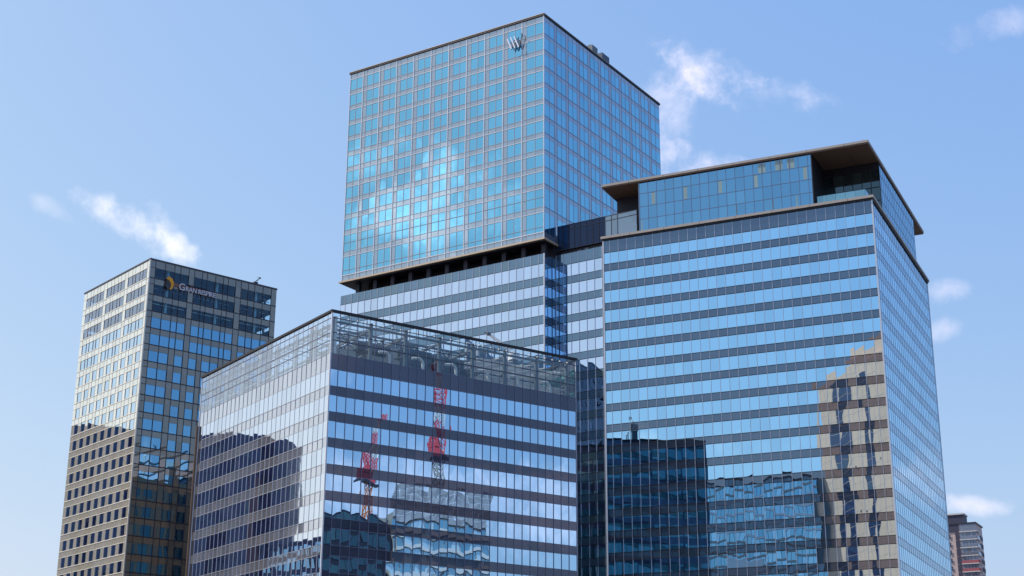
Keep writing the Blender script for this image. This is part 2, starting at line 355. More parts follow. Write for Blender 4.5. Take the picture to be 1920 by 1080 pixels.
# ================================================================== right office tower
def office_tower():
    yaw = R(64.549); T = 108.53 + CAM_Z; WL, WR = 55.42, 55.20
    b = thing('office_tower', (68.871, 270.0, 0), yaw, 'blue glass office tower with dark stripes and an overhanging flat penthouse roof', 'office tower')
    fl, fr = Frame('L'), Frame('R')
    ul = lines(1.5, 1.875, WL); ur = lines(1.45, 1.875, WR)
    core = MB(); core.box(0.25, WR - 0.25, 0.25, WL - 0.25, 0, T - 0.3); core.build('core', M['navy'], b)
    zl = []; z = T - 2.93; k = 0
    spans = [(T - 0.3, T - 2.93)]
    while z > 22:
        zb = T - 5.4 - 4.225 * k; zs = zb - 1.5
        if zb < 22: break
        for f, us in ((fl, ul), (fr, ur)):
            band(b, f, us, zb, z, 0.0, M['r_glass'], 'window_band')
        spans.append((zb, zs)); z = zs; k += 1
    for a, c in spans:
        for f, us in ((fl, ul), (fr, ur)):
            band(b, f, us, c, a, 0.02 if f is fl else 0.003, M['r_span'] if f is fl else M['r_spanr'], 'spandrel_band')
        zl += [a, c]
    zl = zl[1:]
    low = MB(); low.box(0, WR, 0, WL, 0, z); low.build('lower_wall', M['r_span'], b)
    lattice(b, fl, ul[1:-1], [], z, T - 0.3, M['fin'], 0.075, 0.09)
    lattice(b, fl, [0.12, WL - 0.12], zl, z, T - 0.3, M['black'], 0.02, 0.02, 0.12, 0.05)
    lattice(b, fr, ur[1:-1], zl, z, T - 0.3, M['fin_blue'], 0.07, 0.03, 0.10, 0.025)
    for q in ((-0.16, 0.10, -0.16, 0.10), (-0.16, 0.06, WL - 0.1, WL + 0.16), (WR - 0.06, WR + 0.1, -0.08, 0.1)):
        cn = MB(); cn.box(*q, z, T - 0.3); cn.build('corner_trim', M['h_fin'], b)
    cop = MB(); cop.box(-0.22, WR + 0.22, -0.22, WL + 0.22, T - 0.3, T + 0.1); cop.build('shadow_gap', M['black'], b)
    led = MB(); led.box(-0.45, WR + 0.45, -0.45, WL + 0.45, T + 0.1, T + 0.62); led.build('ledge', M['ledge'], b)
    # backs
    for f, us, n in ((Frame('BL', WR, WL), lines(1.5, 3.75, WL), 0), (Frame('BR', WR, WL), lines(1.5, 3.75, WR), 0)):
        band(b, f, us, z, T - 0.3, 0.0, M['r_span'], 'rear_wall')
    # penthouse
    zs = T + 11.45
    box = MB()
    rows = [T + 0.62, T + 3.3, T + 6.05, T + 8.93, zs - 0.25]
    us = [11.3] + [47.32 - 1.86 * i for i in range(19, -1, -1) if 47.32 - 1.86 * i > 11.8] + [47.5]
    pw = [band(b, fl, us, r0, r1, -0.15, M['p_glass'], 'penthouse_window') for r0, r1 in zip(rows, rows[1:])]
    fi = Frame('L', off=-0.15)
    lattice(b, fi, us, rows[1:-1], T + 0.62, zs, M['fin_blue'], 0.07, 0.07, 0.09, 0.05, name='penthouse_grid')
    cb = MB(); cb.box(0.5, WR - 4, 11.35, 47.45, T + 0.62, zs - 0.01); cb.build('penthouse_core', M['navy'], b)
    for s_, r in ((43.9, 2), (37.0, 2), (29.6, 2), (22.2, 2), (12.2, 2), (14.6, 3), (17.0, 3), (20.5, 3)):
        cu = MB(); fi.pane(cu, s_, s_ + (0.75 if r == 2 else 1.5), 0.012, rows[r] + 0.15, rows[r + 1] - 0.1); cu.build('curtain', M['curtain'], pw[r])
    for s_ in (46.8, 19.2, 26.7, 14.4): cu = MB(); fi.pane(cu, s_, s_ + 0.25, 0.012, rows[0] + 0.2, rows[1] - 0.2); cu.build('curtain', M['curtain'], pw[0])
    sw = MB(); sw.box(6.7, 7.1, 47.45, 54.8, T + 0.62, zs); sw.box(7.1, WR - 4, 54.4, 54.8, T + 0.62, zs); sw.build('end_wall', M['navy'], b)
    # terrace side of the glass box, then the set back wall
    te = MB(); te.box(0.1, 9.8, 11.1, 11.33, T + 0.62, zs); te.build('terrace_side_wall', M['black'], b)
    ft = Frame('L', off=-9.8)
    ut = [0.0, 1.8, 3.6, 5.45, 7.3, 9.2, 11.1]
    zr = [T + 0.62, T + 3.3, T + 6.1, T + 7.5, T + 9.9, zs]
    for i, (r0, r1) in enumerate(zip(zr, zr[1:])): band(b, ft, ut, r0, r1, 0.0, M['p_dark'] if i != 4 else M['black'], 'terrace_window')
    lattice(b, ft, ut, zr[1:-1], T + 0.62, zs, M['black'], 0.12, 0.1, 0.14, 0.08, name='terrace_grid')
    up = [9.85 + 1.82 * i for i in range(20)]; up[-1] = 44.5
    rr = [T + 0.62, T + 3.3, T + 6.05, T + 8.93, zs - 0.3]
    for r0, r1 in zip(rr, rr[1:]): band(b, fr, up, r0, r1, -0.12, M['p_glass'], 'penthouse_window')
    lattice(b, Frame('R', off=-0.12), up, rr[1:-1], T + 0.62, zs, M['fin_blue'], 0.08, 0.03, 0.09, 0.03, name='penthouse_grid')
    pc = MB(); pc.box(10.0, 44.3, 0.3, 11.3, T + 0.62, zs - 0.02); pc.build('penthouse_core', M['navy'], b)
    rf = MB(); rf.box(-0.1, WR + 0.1, -0.1, WL + 0.1, zs + 0.003, zs + 0.30); rf.build('soffit', M['soffit'], b)
    fa = MB(); fa.box(-0.2, WR + 0.2, -0.2, WL + 0.2, zs + 0.30, zs + 0.78); fa.build('roof', M['ledge'], b)
    sm = MB()
    for u in [4.5 + 7.5 * i for i in range(7)]:
        sm.box(-0.453, -0.40, u - 0.03, u + 0.03, T + 0.1, T + 0.62); sm.box(-0.203, -0.15, u - 0.03, u + 0.03, zs + 0.30, zs + 0.78)
        sm.box(u - 0.03, u + 0.03, -0.453, -0.40, T + 0.1, T + 0.62); sm.box(-0.1, WR, u - 0.025, u + 0.025, zs - 0.001, zs + 0.02)
    sm.build('seam', M['black'], b)
    ba = MB()
    fb = Frame('L', off=-0.6)
    for a, c in zip([1.3, 3.2, 5.1, 7.0, 8.9], [3.16, 5.06, 6.96, 8.86, 10.6]): fb.box(ba, a, c, -0.03, 0.03, T + 0.62, T + 2.35)
    ba.box(0.6, 9.7, 1.2, 1.26, T + 0.62, T + 2.35)
    ba.build('balustrade', M['balus'], b)
    # aviation lamp on the roof
    lp = MB(); lp.box(1.35, 1.65, 1.05, 1.35, zs + 0.78, zs + 1.2); lp.bar((1.5, 1.2, zs + 1.2), (1.5, 1.2, zs + 1.9), 0.08)
    lo = lp.build('roof_lamp', [M['crane_red']]); lo.location = (68.871, 270, 0); lo.rotation_euler = (0, 0, yaw)
    tag(lo, 'tiny red warning lamp on the corner of the overhanging penthouse roof', 'lamp')
    return b
office_tower()

# ================================================================== hotel tower on its office podium
def px_area(o_loc, yaw, pts):
    ca, sa = cos(yaw), sin(yaw); out = []
    P = R(18.435)
    for x, y, z in pts:
        X = o_loc[0] + x * ca - y * sa; Y = o_loc[1] + x * sa + y * ca; Z = z - CAM_Z
        d = Y * cos(P) + Z * sin(P); out.append((X / d, (-Y * sin(P) + Z * cos(P)) / d))
    a = 0
    for (x0, y0), (x1, y1) in zip(out, out[1:] + out[:1]): a += x0 * y1 - x1 * y0
    return abs(a) / 2

def place_windows(b, loc, yaw, wins):
    """wins: (frame, list of pane u edges, z0, z1, offset, material, visible); the hundred largest become parts"""
    def size(wn):
        f, us, z0, z1, o, m, vis = wn
        return px_area(loc, yaw, [f.p(us[0], o, z0), f.p(us[-1], o, z0), f.p(us[-1], o, z1), f.p(us[0], o, z1)]) if vis else 0
    wins = sorted(wins, key=size, reverse=True)
    rest = MB(); mats = []
    for i, (f, us, z0, z1, o, m, vis) in enumerate(wins):
        if i < 100:
            mb = MB()
            for a, c in zip(us, us[1:]): f.pane(mb, a, c, o, z0, z1)
            mb.build('window', m, b)
        else:
            if m not in mats: mats.append(m)
            for a, c in zip(us, us[1:]): f.pane(rest, a, c, o, z0, z1, mats.index(m))
    if rest.f: rest.build('window', mats, b, kind='stuff')

def hotel_tower():
    yaw = R(56.896); T = 164.17 + CAM_Z; loc = (6.743, 300.0, 0)
    WL, WR = 54.75, 54.66
    b = thing('hotel_tower', loc, yaw, 'tallest tower, cyan hotel glass in a pale grid above a striped office base', 'hotel tower')
    fl, fr = Frame('L'), Frame('R')
    HB = T - 53.35
    core = MB(); core.box(0.3, WR - 0.3, 0.3, WL - 0.3, HB + 0.05, T - 0.1); core.build('core', M['navy'], b)
    # floors: (strong line above, glass bottom, transom)
    st = [T - 1.75 - 3.985 * k for k in range(11)]
    floors = [(st[k], st[k + 1] + 1.12, None, st[k + 1]) for k in range(10)]
    floors.append((T - 41.6, T - 45.78, T - 43.6, T - 47.02)); floors.append((T - 47.02, T - 51.58, T - 50.35, T - 52.94))
    wins = []
    mainl = [5.69 + 5.01 * k for k in range(10)]
    pan = MB()
    L = [(0.0, None)]
    for zt, zg, tr, zn in floors:
        # left face bays, from the corner: glass 0-2.31-4.45, pale 4.45-5.69, fin
        e = [0.0] + mainl
        for i in range(10):
            a, c = e[i], e[i + 1]
            p0 = c - 1.12; md = (a + p0) / 2 + 0.03
            wins.append((fl, [a, md, p0], zg, zt, 0.0, M['h_glass'], True))
            fl.pane(pan, p0, c, 0.01, zg, zt)
        wins.append((fl, [mainl[-1], 52.8, WL], zg, zt, 0.0, M['h_glass'], True))
        # spandrels
        uu = [0.0]
        for i in range(10):
            a, c = e[i], e[i + 1]; uu += [(a + c - 1.12) / 2 + 0.03, c - 1.12, c]
        uu += [52.8, WL]
        if zn < T - 52:  # base course
            for a, c in zip(uu, uu[1:]): fl.pane(pan, a, c, 0.01, zn, zg)
        else:
            for a, c in zip(uu, uu[1:]): fl.pane(pan, a, c, 0.01, zn, zg)
    for a, c in zip(uu, uu[1:]): fl.pane(pan, a, c, 0.01, T - 1.75, T - 0.3)
    pan.build('spandrel_panel', M['h_panel'], b)
    # left grid: strong white ledges and fins, thin lines elsewhere
    gr = MB()
    for m in mainl: fl.box(gr, m - 0.09, m + 0.09, 0, 0.14, T - 52.94, T - 0.3)
    for zt, zg, tr, zn in floors: fl.box(gr, 0, WL, 0, 0.10, zt - 0.08, zt + 0.07)
    fl.box(gr, 0, WL, 0, 0.15, T - 51.68, T - 51.48)
    gr.build('ledge_grid', M['h_fin'], b)
    gt = MB()
    for u in uu[1:-1]:
        if min(abs(u - m) for m in mainl) > 0.3: fl.box(gt, u - 0.055, u + 0.055, 0, 0.07, T - 52.94, T - 0.3)
    for zt, zg, tr, zn in floors:
        fl.box(gt, 0, WL, 0, 0.08, zg - 0.045, zg + 0.045)
        if tr: fl.box(gt, 0, WL, 0, 0.10, tr - 0.05, tr + 0.05)
    gt.build('facade_grid', solid('hotel_thin_fin', (0.34, 0.37, 0.44), 0.45, 0.0, 0.5, 0.04), b)
    # right face
    pr = MB(); er = [0.0] + [5.4 + 4.95 * i for i in range(10)]
    ru = [0.0]
    for i in range(10):
        a, c = er[i], er[i + 1]; p0 = c - 1.1; ru += [(a + p0) / 2, p0, c]
    ru += [(er[-1] + WR) / 2, WR]
    for zt, zg, tr, zn in floors:
        zl = zt if tr is None else zt
        for i in range(10):
            a, c = er[i], er[i + 1]; p0 = c - 1.2
            wins.append((fr, [a, (a + p0) / 2, p0], zg, zt - 0.0, 0.0, M['h_glassr'], zt > T - 44))
            fr.pane(pr, p0, c, 0.008, zg, zt)
        wins.append((fr, [er[-1], (er[-1] + WR) / 2, WR], zg, zt, 0.0, M['h_glassr'], zt > T - 44))
        for a, c in zip(ru, ru[1:]): fr.pane(pr, a, c, 0.008, zn, zg)
    for a, c in zip(ru, ru[1:]): fr.pane(pr, a, c, 0.008, T - 1.75, T - 0.3)
    pr.build('side_panel', M['h_panelr'], b)
    rg = MB()
    for u in ru[1:-1]: fr.box(rg, u - 0.05, u + 0.05, 0, 0.025 if u not in er else 0.04, T - 52.94, T - 0.3)
    for zt, zg, tr, zn in floors: fr.box(rg, 0, WR, 0, 0.03, zg - 0.09, zg + 0.07)
    rg.build('side_grid', M['fin_blue'], b)
    place_windows(b, loc, yaw, wins)
    for q in ((-0.17, 0.10, -0.06, 0.10), (-0.14, 0.1, WL - 0.1, WL + 0.06)):
        cn = MB(); cn.box(*q, T - 52.94, T - 0.3); cn.build('corner_trim', M['h_fin'], b)
    cp = MB(); cp.box(-0.25, WR + 0.25, -0.25, WL + 0.25, T - 0.3, T + 0.12); cp.build('coping', M['black'], b)
    ce = MB(); ce.box(-0.30, WR + 0.1, -0.2, WL + 0.30, T + 0.12, T + 0.24); ce.build('coping_edge', M['trim'], b)
    tr_ = MB(); tr_.box(-0.55, WR + 0.1, -0.40, WL + 0.55, HB, HB + 0.36); tr_.build('base_trim', M['trim'], b)
    tg = MB(); tg.box(-0.2, WR, -0.15, WL + 0.2, HB + 0.36, T - 52.94); tg.build('shadow_gap', M['black'], b)
    # rear walls
    for f, n in ((Frame('BL', WR, WL), WL), (Frame('BR', WR, WL), WR)):
        band(b, f, lines(2, 4, n), HB + 0.4, T - 0.3, 0.0, M['h_panelr'], 'rear_wall')
    # recessed storey
    MT = T - 56.42
    rs = MB(); rs.box(4.2, WR - 2, 0.1, WL - 4.5, MT - 0.6, HB + 0.02); rs.build('recess_wall', M['black'], b)
    sf = MB(); sf.box(-0.1, WR, 0, WL, HB - 0.28, HB - 0.003); sf.build('soffit', M['black'], b)
    for i in range(11):
        y = 0.55 + 5.01 * i
        c = MB(); c.box(1.3, 2.2, y, y + 1.0, MT - 0.5, HB - 0.283); c.build('column', M['navy'], b)
    en = MB()
    for y in range(7): en.bar((4.5 + y * 0.9, WL - 0.6, MT - 0.4), (4.5 + y * 0.9, WL - 0.6, HB - 0.283), 0.16)
    en.build('end_railing', M['black'], b)
    # office podium: left part flush with the hotel, right part set back
    ML = WL + 0.1
    ul = [0.0] + [1.38 + 1.86 * k for k in range(29)] + [ML]
    fm = Frame('L', off=0.0)
    zt = MT - 2.18; k = 0; zl = []; sp = [(MT, zt)]
    fret = Frame('R')          # short return wall beside the recess
    ur2 = [0.0, 1.5, 3.1, 4.55]
    fre = Frame('L', off=-4.53)
    XR = -13.0
    us2 = [XR] + [-0.13 - 1.88 * k for k in range(6, 0, -1)] + [-0.13, 0.0]
    while True:
        zb = T - 61.56 - 4.25 * k; zs = zb - 1.8
        if zb < 25: break
        band(b, fm, ul, zb, zt, 0.0, M['m_glass'], 'window_band'); band(b, fret, ur2, zb, zt, 0.0, M['r_glass'], 'window_band')
        zt = zs; sp.append((zb, zs)); k += 1
    for a, c in sp:
        band(b, fm, ul, c, a, 0.02, M['m_span'], 'spandrel_band'); band(b, fret, ur2, c, a, 0.02, M['r_span'], 'spandrel_band'); zl += [a, c]
    zend = zt
    lattice(b, fm, ul[1:-1], [], zend, MT, M['fin'], 0.08, 0.10)
    lattice(b, fm, [0, ML], zl[1:], zend, MT, M['black'], 0.02, 0.02, 0.10, 0.05)
    lattice(b, fret, ur2[1:], zl[1:], zend, MT, M['fin_dark'], 0.12, 0.10, 0.1, 0.05, ends=False)
    ct = MB(); ct.box(-0.18, 0.10, -0.14, 0.08, zend, MT - 0.003); ct.build('podium_corner_trim', M['h_fin'], b)
    pk = MB(); pk.box(0.2, WR, 0.2, ML - 0.2, zend, MT - 0.05); pk.build('podium_core', M['navy'], b)
    MR = T - 55.66; zt = T - 58.14; k = 0; sp = [(MR, zt)]; zl = []
    while True:
        zb = T - 60.86 - 4.25 * k; zs = zb - 1.6
        if zb < 25: break
        band(b, fre, us2, zb, zt, 0.0, M['m_glass'], 'window_band'); zt = zs; sp.append((zb, zs)); k += 1
    for a, c in sp: band(b, fre, us2, c, a, 0.02, M['m_span'], 'spandrel_band'); zl += [a, c]
    lattice(b, fre, us2[1:-1], [], zt, MR, M['fin'], 0.09, 0.10)
    lattice(b, fre, [XR, 0], zl[1:], zt, MR, M['black'], 0.02, 0.02, 0.10, 0.05)
    wk = MB(); wk.box(4.75, 40, XR, 0.0, zt, MR - 0.05); wk.build('link_core', M['navy'], b)
    lw = MB(); lw.box(0.0, WR, 0.0, ML, 0, zend); lw.box(4.53, 40, XR, -0.01, 0, zt); lw.build('lower_wall', M['m_span'], b)
    # roof screen on the link
    fs = Frame('L', off=-5.1); S0, S1 = T - 54.45, T - 48.88
    usc = [-19.5] + [-14.9 + 1.5 * k for k in range(10)] + [-0.3]
    band(b, fs, usc[:4], S0, S1, 0.0, M['screen_sunlit'], 'roof_screen'); band(b, fs, usc[3:], S0, S1, 0.0, M['screen'], 'roof_screen')  # hotel's shadow edge painted by changing from the sunlit to the dark copy
    lattice(b, fs, usc, [S1 - 1.1, S1 - 0.06, S0], S0, S1, M['fin_dark'], 0.09, 0.10, 0.12, 0.08, name='screen_grid')
    bk = MB(); bk.box(5.5, 5.9, -19.5, -0.05, MR - 0.05, S0 + 0.2); bk.build('screen_base', M['black'], b)
    # gear along the link parapet
    for i, (y, hgt) in enumerate(((-6.2, 0.7), (-7.9, 1.0), (-9.9, 0.5), (-12.0, 0.9))):
        rl = MB(); rl.box(4.9, 5.4, y, y + 0.9, MR - 0.1, MR + hgt * 0.55)
        rl.build('vent', M['steel'], b)
    return b, loc, yaw, T
hb, hloc, hyaw, HT = hotel_tower()

# emblem near the hotel's top corner: slanted polished bars with curls
def emblem():
    e = thing('tower_emblem', hloc, hyaw, 'polished steel letter shaped emblem high on the hotel tower facade', 'sign')
    def bars(parts, mat, name, wd):
        for pts in parts:
            mb = MB()
            for (s0, z0), (s1, z1) in zip(pts, pts[1:]):
                mb.bar((-0.75, s0, HT + z0), (-0.75, s1, HT + z1), wd)
            mb.build(name, mat, e)
    bars([[(9.15, -3.9), (8.0, -6.75)], [(8.25, -3.75), (7.1, -6.75)], [(7.35, -3.75), (6.1, -6.8)]], M['chrome'], 'stroke', 0.46)
    bars([[(8.0, -6.75), (7.35, -5.0), (7.0, -4.1)], [(7.1, -6.75), (6.55, -5.2), (6.2, -4.2)], [(6.1, -6.8), (5.6, -5.4), (5.35, -4.3), (5.3, -3.75), (5.6, -3.45)]], M['sign_dark'], 'stroke', 0.24)
    bars([[(7.6, -5.25), (6.3, -5.05)]], M['chrome'], 'stroke', 0.2)
    mb = MB()
    for y, z in ((8.0, -4.6), (7.2, -5.6), (6.2, -6.2), (6.8, -4.4)): mb.bar((0.0, y, HT + z), (-0.7, y, HT + z), 0.14)
    mb.build('bracket', M['fin_dark'], e)
emblem()
# plant on the hotel roof
for (x0, x1, y0, h, lab) in ((23.5, 26.0, 1.2, 3.0, 'small pale plant box on the hotel tower roof, nearer the front corner'), (28.2, 31.6, 1.2, 3.0, 'larger dark plant box on the hotel tower roof, farther along the right edge')):
    u = thing('rooftop_unit', hloc, hyaw, lab, 'rooftop unit', 'plant boxes on the hotel roof')
    mb = MB(); mb.box(x0, x1, y0, y0 + 2.4, HT + 0.24, HT + 0.24 + h); mb.build('casing', M['steel'] if x0 < 25 else M['louvre'], u)
    cp = MB(); cp.bar(((x0 + x1) / 2, y0 + 1.2, HT + 0.24 + h), ((x0 + x1) / 2, y0 + 1.2, HT + 0.7 + h), 1.5, 0, 12); cp.build('fan', M['louvre'], u)

# ================================================================== low office block in front
LLOC = (-28.56, 230.0, 0); LYAW = R(34.738); LT = 72.72 + CAM_Z; LWL, LWR = 50.2, 48.5
def low_block():
    T = LT
    b = thing('office_block', LLOC, LYAW, 'lower striped glass office block in front with see through plant storey on top', 'office block')
    fl, fr = Frame('L'), Frame('R')
    ur = lines(1.45, 1.62, LWR); ul = lines(1.45, 1.68, LWL)
    zp = T - 7.0
    core = MB(); core.box(0.3, LWR - 0.3, 0.3, LWL - 0.3, 0, T - 9.6); core.build('core', M['navy'], b)
    k = 0; zt = T - 9.6; sp = [(zp, T - 9.6)]
    while True:
        zb = T - 12.25 - 4.15 * k; zs = zb - 1.55
        if zb < 22: break
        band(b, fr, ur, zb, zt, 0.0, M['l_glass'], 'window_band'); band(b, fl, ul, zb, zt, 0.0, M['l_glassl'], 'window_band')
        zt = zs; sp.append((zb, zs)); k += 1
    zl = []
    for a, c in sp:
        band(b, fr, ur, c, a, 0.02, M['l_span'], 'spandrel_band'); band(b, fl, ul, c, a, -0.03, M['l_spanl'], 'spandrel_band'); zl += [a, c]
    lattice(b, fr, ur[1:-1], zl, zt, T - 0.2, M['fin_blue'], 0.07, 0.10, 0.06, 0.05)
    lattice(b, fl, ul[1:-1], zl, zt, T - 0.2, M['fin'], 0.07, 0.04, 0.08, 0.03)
    low = MB(); low.box(0, LWR, 0, LWL, 0, zt); low.build('lower_wall', M['l_span'], b)
    for q in ((-0.14, 0.08, -0.14, 0.08), (LWR - 0.06, LWR + 0.12, -0.12, 0.1), (-0.08, 0.1, LWL - 0.06, LWL + 0.12)):
        ct = MB(); ct.box(*q, zt, T - 0.25); ct.build('corner_trim', M['h_fin'], b)
    cp = MB()
    for x0, x1, y0, y1 in ((-0.25, LWR + 0.25, -0.25, 0.3), (-0.25, 0.3, 0.3, LWL + 0.25), (LWR - 0.3, LWR + 0.25, 0.3, LWL + 0.25), ):
        cp.box(x0, x1, y0, y1, T - 0.25, T + 0.13)
    cp.build('coping', M['black'], b)
    # plant storey: glass screens all round
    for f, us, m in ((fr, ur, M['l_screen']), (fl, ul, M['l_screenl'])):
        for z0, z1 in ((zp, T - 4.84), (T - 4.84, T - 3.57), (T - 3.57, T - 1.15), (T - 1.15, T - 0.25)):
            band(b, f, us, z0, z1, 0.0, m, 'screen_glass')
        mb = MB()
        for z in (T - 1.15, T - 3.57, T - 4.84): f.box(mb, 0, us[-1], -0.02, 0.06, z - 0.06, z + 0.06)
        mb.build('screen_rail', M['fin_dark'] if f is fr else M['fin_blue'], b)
    # rear walls with windows, as high as the screens
    fbl, fbr = Frame('BL', LWR, LWL), Frame('BR', LWR, LWL)
    for f, n, gm, wm in ((fbl, LWL, M['l_teal'], M['l_span']), (fbr, LWR, M['l_back'], M['l_backwall'])):
        us = lines(2.0, 3.3, n); z1 = T - 9.3 if f is fbr else T - 0.25
        i = 0
        while z1 > 22:
            band(b, f, us, z1 - 1.5, z1, 0.03, wm, 'rear_spandrel_band'); band(b, f, us, z1 - 4.15, z1 - 1.5, 0.0, gm, 'rear_window_band')
            z1 -= 4.15; i += 1
        mb = MB()
        for j, u in enumerate(us): f.box(mb, u - (0.5 if f is fbr else 0.12), u + (0.5 if f is fbr else 0.12), -0.02, 0.15, z1, T - 9.35 if f is fbr else T - 0.3)
        mb.build('rear_pier', wm, b)
    dk = MB(); dk.box(0.3, LWR - 0.3, 0.3, LWL - 0.3, T - 9.6, T - 9.3); dk.build('roof_deck', M['deck'], b)
    # steel frame behind the screens
    def beam(p, q, wd, mat='steel', name='beam'):
        mb = MB(); mb.bar(p, q, wd); mb.build(name, M[mat], b)
    xs = [1.2 + 6.6 * i for i in range(8)]; zd = T - 9.3
    for i, x in enumerate(xs):
        for y in (1.3, 9.0):
            mb = MB(); mb.box(x - 0.25, x + 0.25, y - 0.25, y + 0.25, zd, T - 0.5); mb.build('column', M['steel'], b)
        beam((x, 1.3, T - 1.6), (x, LWL - 1.5, T - 1.6), 0.5); beam((x, 1.3, T - 4.7), (x, 9.0, T - 4.7), 0.35)
        if i < 7:
            x2 = xs[i + 1]
            mb = MB(); mb.bar((x, 1.4, T - 1.9), (x2, 9.0, T - 1.9), 0.18); mb.bar((x2, 1.4, T - 1.9), (x, 9.0, T - 1.9), 0.18); mb.build('brace', M['steel'], b)
    for y in (1.3, 5.2, 9.0): beam((xs[0], y, T - 1.3), (xs[-1], y, T - 1.3), 0.45); beam((xs[0], y, T - 4.4), (xs[-1], y, T - 4.4), 0.3)
    for i in range(14):
        y = 2.0 + 0.5 * i
        beam((xs[4] + 2, y, T - 2.5 - 0.02 * i), (xs[-1] + 0.4, y, T - 2.5 - 0.02 * i), 0.14, 'white', 'pipe')
    for i in range(9):
        beam((xs[4] + 2, 1.8 + 0.75 * i, T - 5.4), (xs[-1] + 0.4, 1.8 + 0.75 * i, T - 5.4), 0.22, 'white', 'pipe')
    for i in range(7):
        x0 = xs[4] + 1.0 + 2.4 * i
        beam((x0, 9.5, T - 2.2 - 0.2 * (i % 3)), (x0 + 5.0, 1.9, T - 1.9 - 0.2 * (i % 3)), 0.2, 'white', 'pipe')
        beam((x0, 9.5, T - 6.4), (x0 + 4.2, 2.0, T - 6.0), 0.26, 'white', 'pipe')
    ys = [1.2 + 6.85 * i for i in range(8)]
    for i, y in enumerate(ys):
        mb = MB(); mb.box(1.05, 1.5, y - 0.2, y + 0.2, zd, T - 0.5); mb.build('column', M['white'], b)
    for z in (T - 2.0, T - 5.3): beam((1.6, 0.8, z), (1.6, LWL - 1, z), 0.28, 'white'); beam((3.4, 0.8, z + 0.4), (3.4, LWL - 1, z + 0.4), 0.22)
    for i in range(24): beam((1.3, 1.0 + 2.05 * i, T - 1.5), (6.5, 1.0 + 2.05 * i, T - 1.5), 0.2, 'white' if i % 3 else 'steel', 'joist')
    bw = MB(); bw.box(15.2, LWR - 1.0, 12.0, 12.3, T - 9.3, T - 0.6); bw.box(2.0, 15.2, 12.0, 12.3, T - 9.3, T - 4.6)
    for i in range(22): bw.box(15.3, LWR - 1.1, 11.93, 12.02, T - 9.0 + i * 0.38, T - 8.85 + i * 0.38)
    bw.build('dark_backdrop_wall', M['louvre'], b)  # wall added as a dark backdrop to the plant storey glass
    # bent ducts
    for x in (12.0, 18.4, 24.9, 31.4, 37.7, 44.5):
        mb = MB(); top = T - 4.5
        pts = [(x, 2.2, zd)] + [(x, 2.2, top - 0.9)] + [(x - 0.75 * (1 - cos(t)), 2.2 + 0.1 * sin(t), top - 0.9 + 0.9 * sin(t)) for t in (0.4, 0.8, 1.2, 1.57)] + [(x - 1.9, 2.6, top - 0.1)]
        mb.tube(pts, 0.52, 0, 10); mb.build('duct', M['white'], b)
    # plant rooms and units
    for nm, mt, bx in (('plant_room', 'beige', (2.6, 6.2, 3.2, 9, zd, T - 5.0)), ('plant_room', 'beige', (8.6, 15.0, 4.0, 10, zd, T - 4.9)),
                       ('plant_room', 'beige', (12.9, 15.2, 5.0, 11, T - 4.6, T - 2.6)), ('duct_box', 'louvre', (6.6, 12.8, 3.4, 7.0, T - 4.3, T - 3.2)),
                       ('chiller', 'louvre', (15.4, 21.5, 4.5, 11, zd, T - 2.4)), ('chiller', 'louvre', (22.0, 28.0, 4.5, 11, zd, T - 2.9)), ('chiller', 'louvre', (28.6, 33.0, 5.5, 11, zd, T - 4.0)),
                       ('cooling_unit', 'white', (37.5, 41.5, 4.0, 8, zd, T - 7.6)), ('cooling_unit', 'white', (42.0, 46.0, 3.0, 8, zd, T - 7.9))):
        mb = MB(); mb.box(*bx)
        x0, x1, y0, y1, z0, z1 = bx
        nrib = int((z1 - z0) / 0.5)
        if mt == 'louvre':
            for i in range(nrib): mb.box(x0 + 0.1, x1 - 0.1, y0 - 0.08, y0 + 0.02, z0 + 0.25 + i * 0.5, z0 + 0.38 + i * 0.5)
        mb.build(nm, M[mt], b)
    for i in range(29): # little lamp brackets on the top rail
        pass
    lb = MB()
    for x in [1.45 + 1.62 * i for i in range(29)]: lb.box(x + 0.06, x + 0.30, 0.25, 0.55, T - 1.05, T - 0.72)
    lb.build('rail_bracket', M['white'], b)
    return b
low_block()
# maintenance crane on the block's roof
def davit(loc, yaw, base, tip, label, w0, mat, jib=True):
    c = thing('maintenance_crane', loc, yaw, label, 'roof crane')
    base = Vector(base); tip = Vector(tip)
    mb = MB(); mb.box(base.x - w0, base.x + w0, base.y - w0, base.y + w0, base.z - 1.6 * w0, base.z); mb.build('base', mat, c)
    a = MB(); d = tip - base; up = Vector((0, 0, 1))
    nseg = 9; hw = w0 * 0.45
    pts = []
    for i in range(nseg + 1):
        f = i / nseg; p = base + d * f; h = hw * (1 - 0.6 * f)
        pts.append((p + Vector((0, h, h)), p + Vector((0, -h, h)), p + Vector((0, 0, -h))))
    for i in range(nseg):
        for k in range(3):
            a.bar(pts[i][k], pts[i + 1][k], w0 * 0.16); a.bar(pts[i][k], pts[i + 1][(k + 1) % 3], w0 * 0.09)
    a.build('arm', mat, c)
    h = MB(); h.box(tip.x - 0.4 * w0, tip.x + 0.4 * w0, tip.y - 0.3 * w0, tip.y + 0.3 * w0, tip.z - 0.3 * w0, tip.z + 0.35 * w0)
    h.bar(tip, tip + Vector((-1.3 * w0, 0, 0.25 * w0)), w0 * 0.2); h.bar(tip + Vector((-1.2 * w0, 0, 0.2 * w0)), tip + Vector((-1.2 * w0, 0, -0.5 * w0)), w0 * 0.08)
    h.build('hook_head', M['steel'], c)
davit(LLOC, LYAW, (45.6, 15, LT + 4.0), (40.0, 15, LT + 6.75), 'white lattice maintenance crane rising behind the low block parapet', 0.8, M['crane_white'])
pm = MB(); pm.box(45.0, 46.2, 14.4, 15.6, LT - 9.3, LT + 2.75)
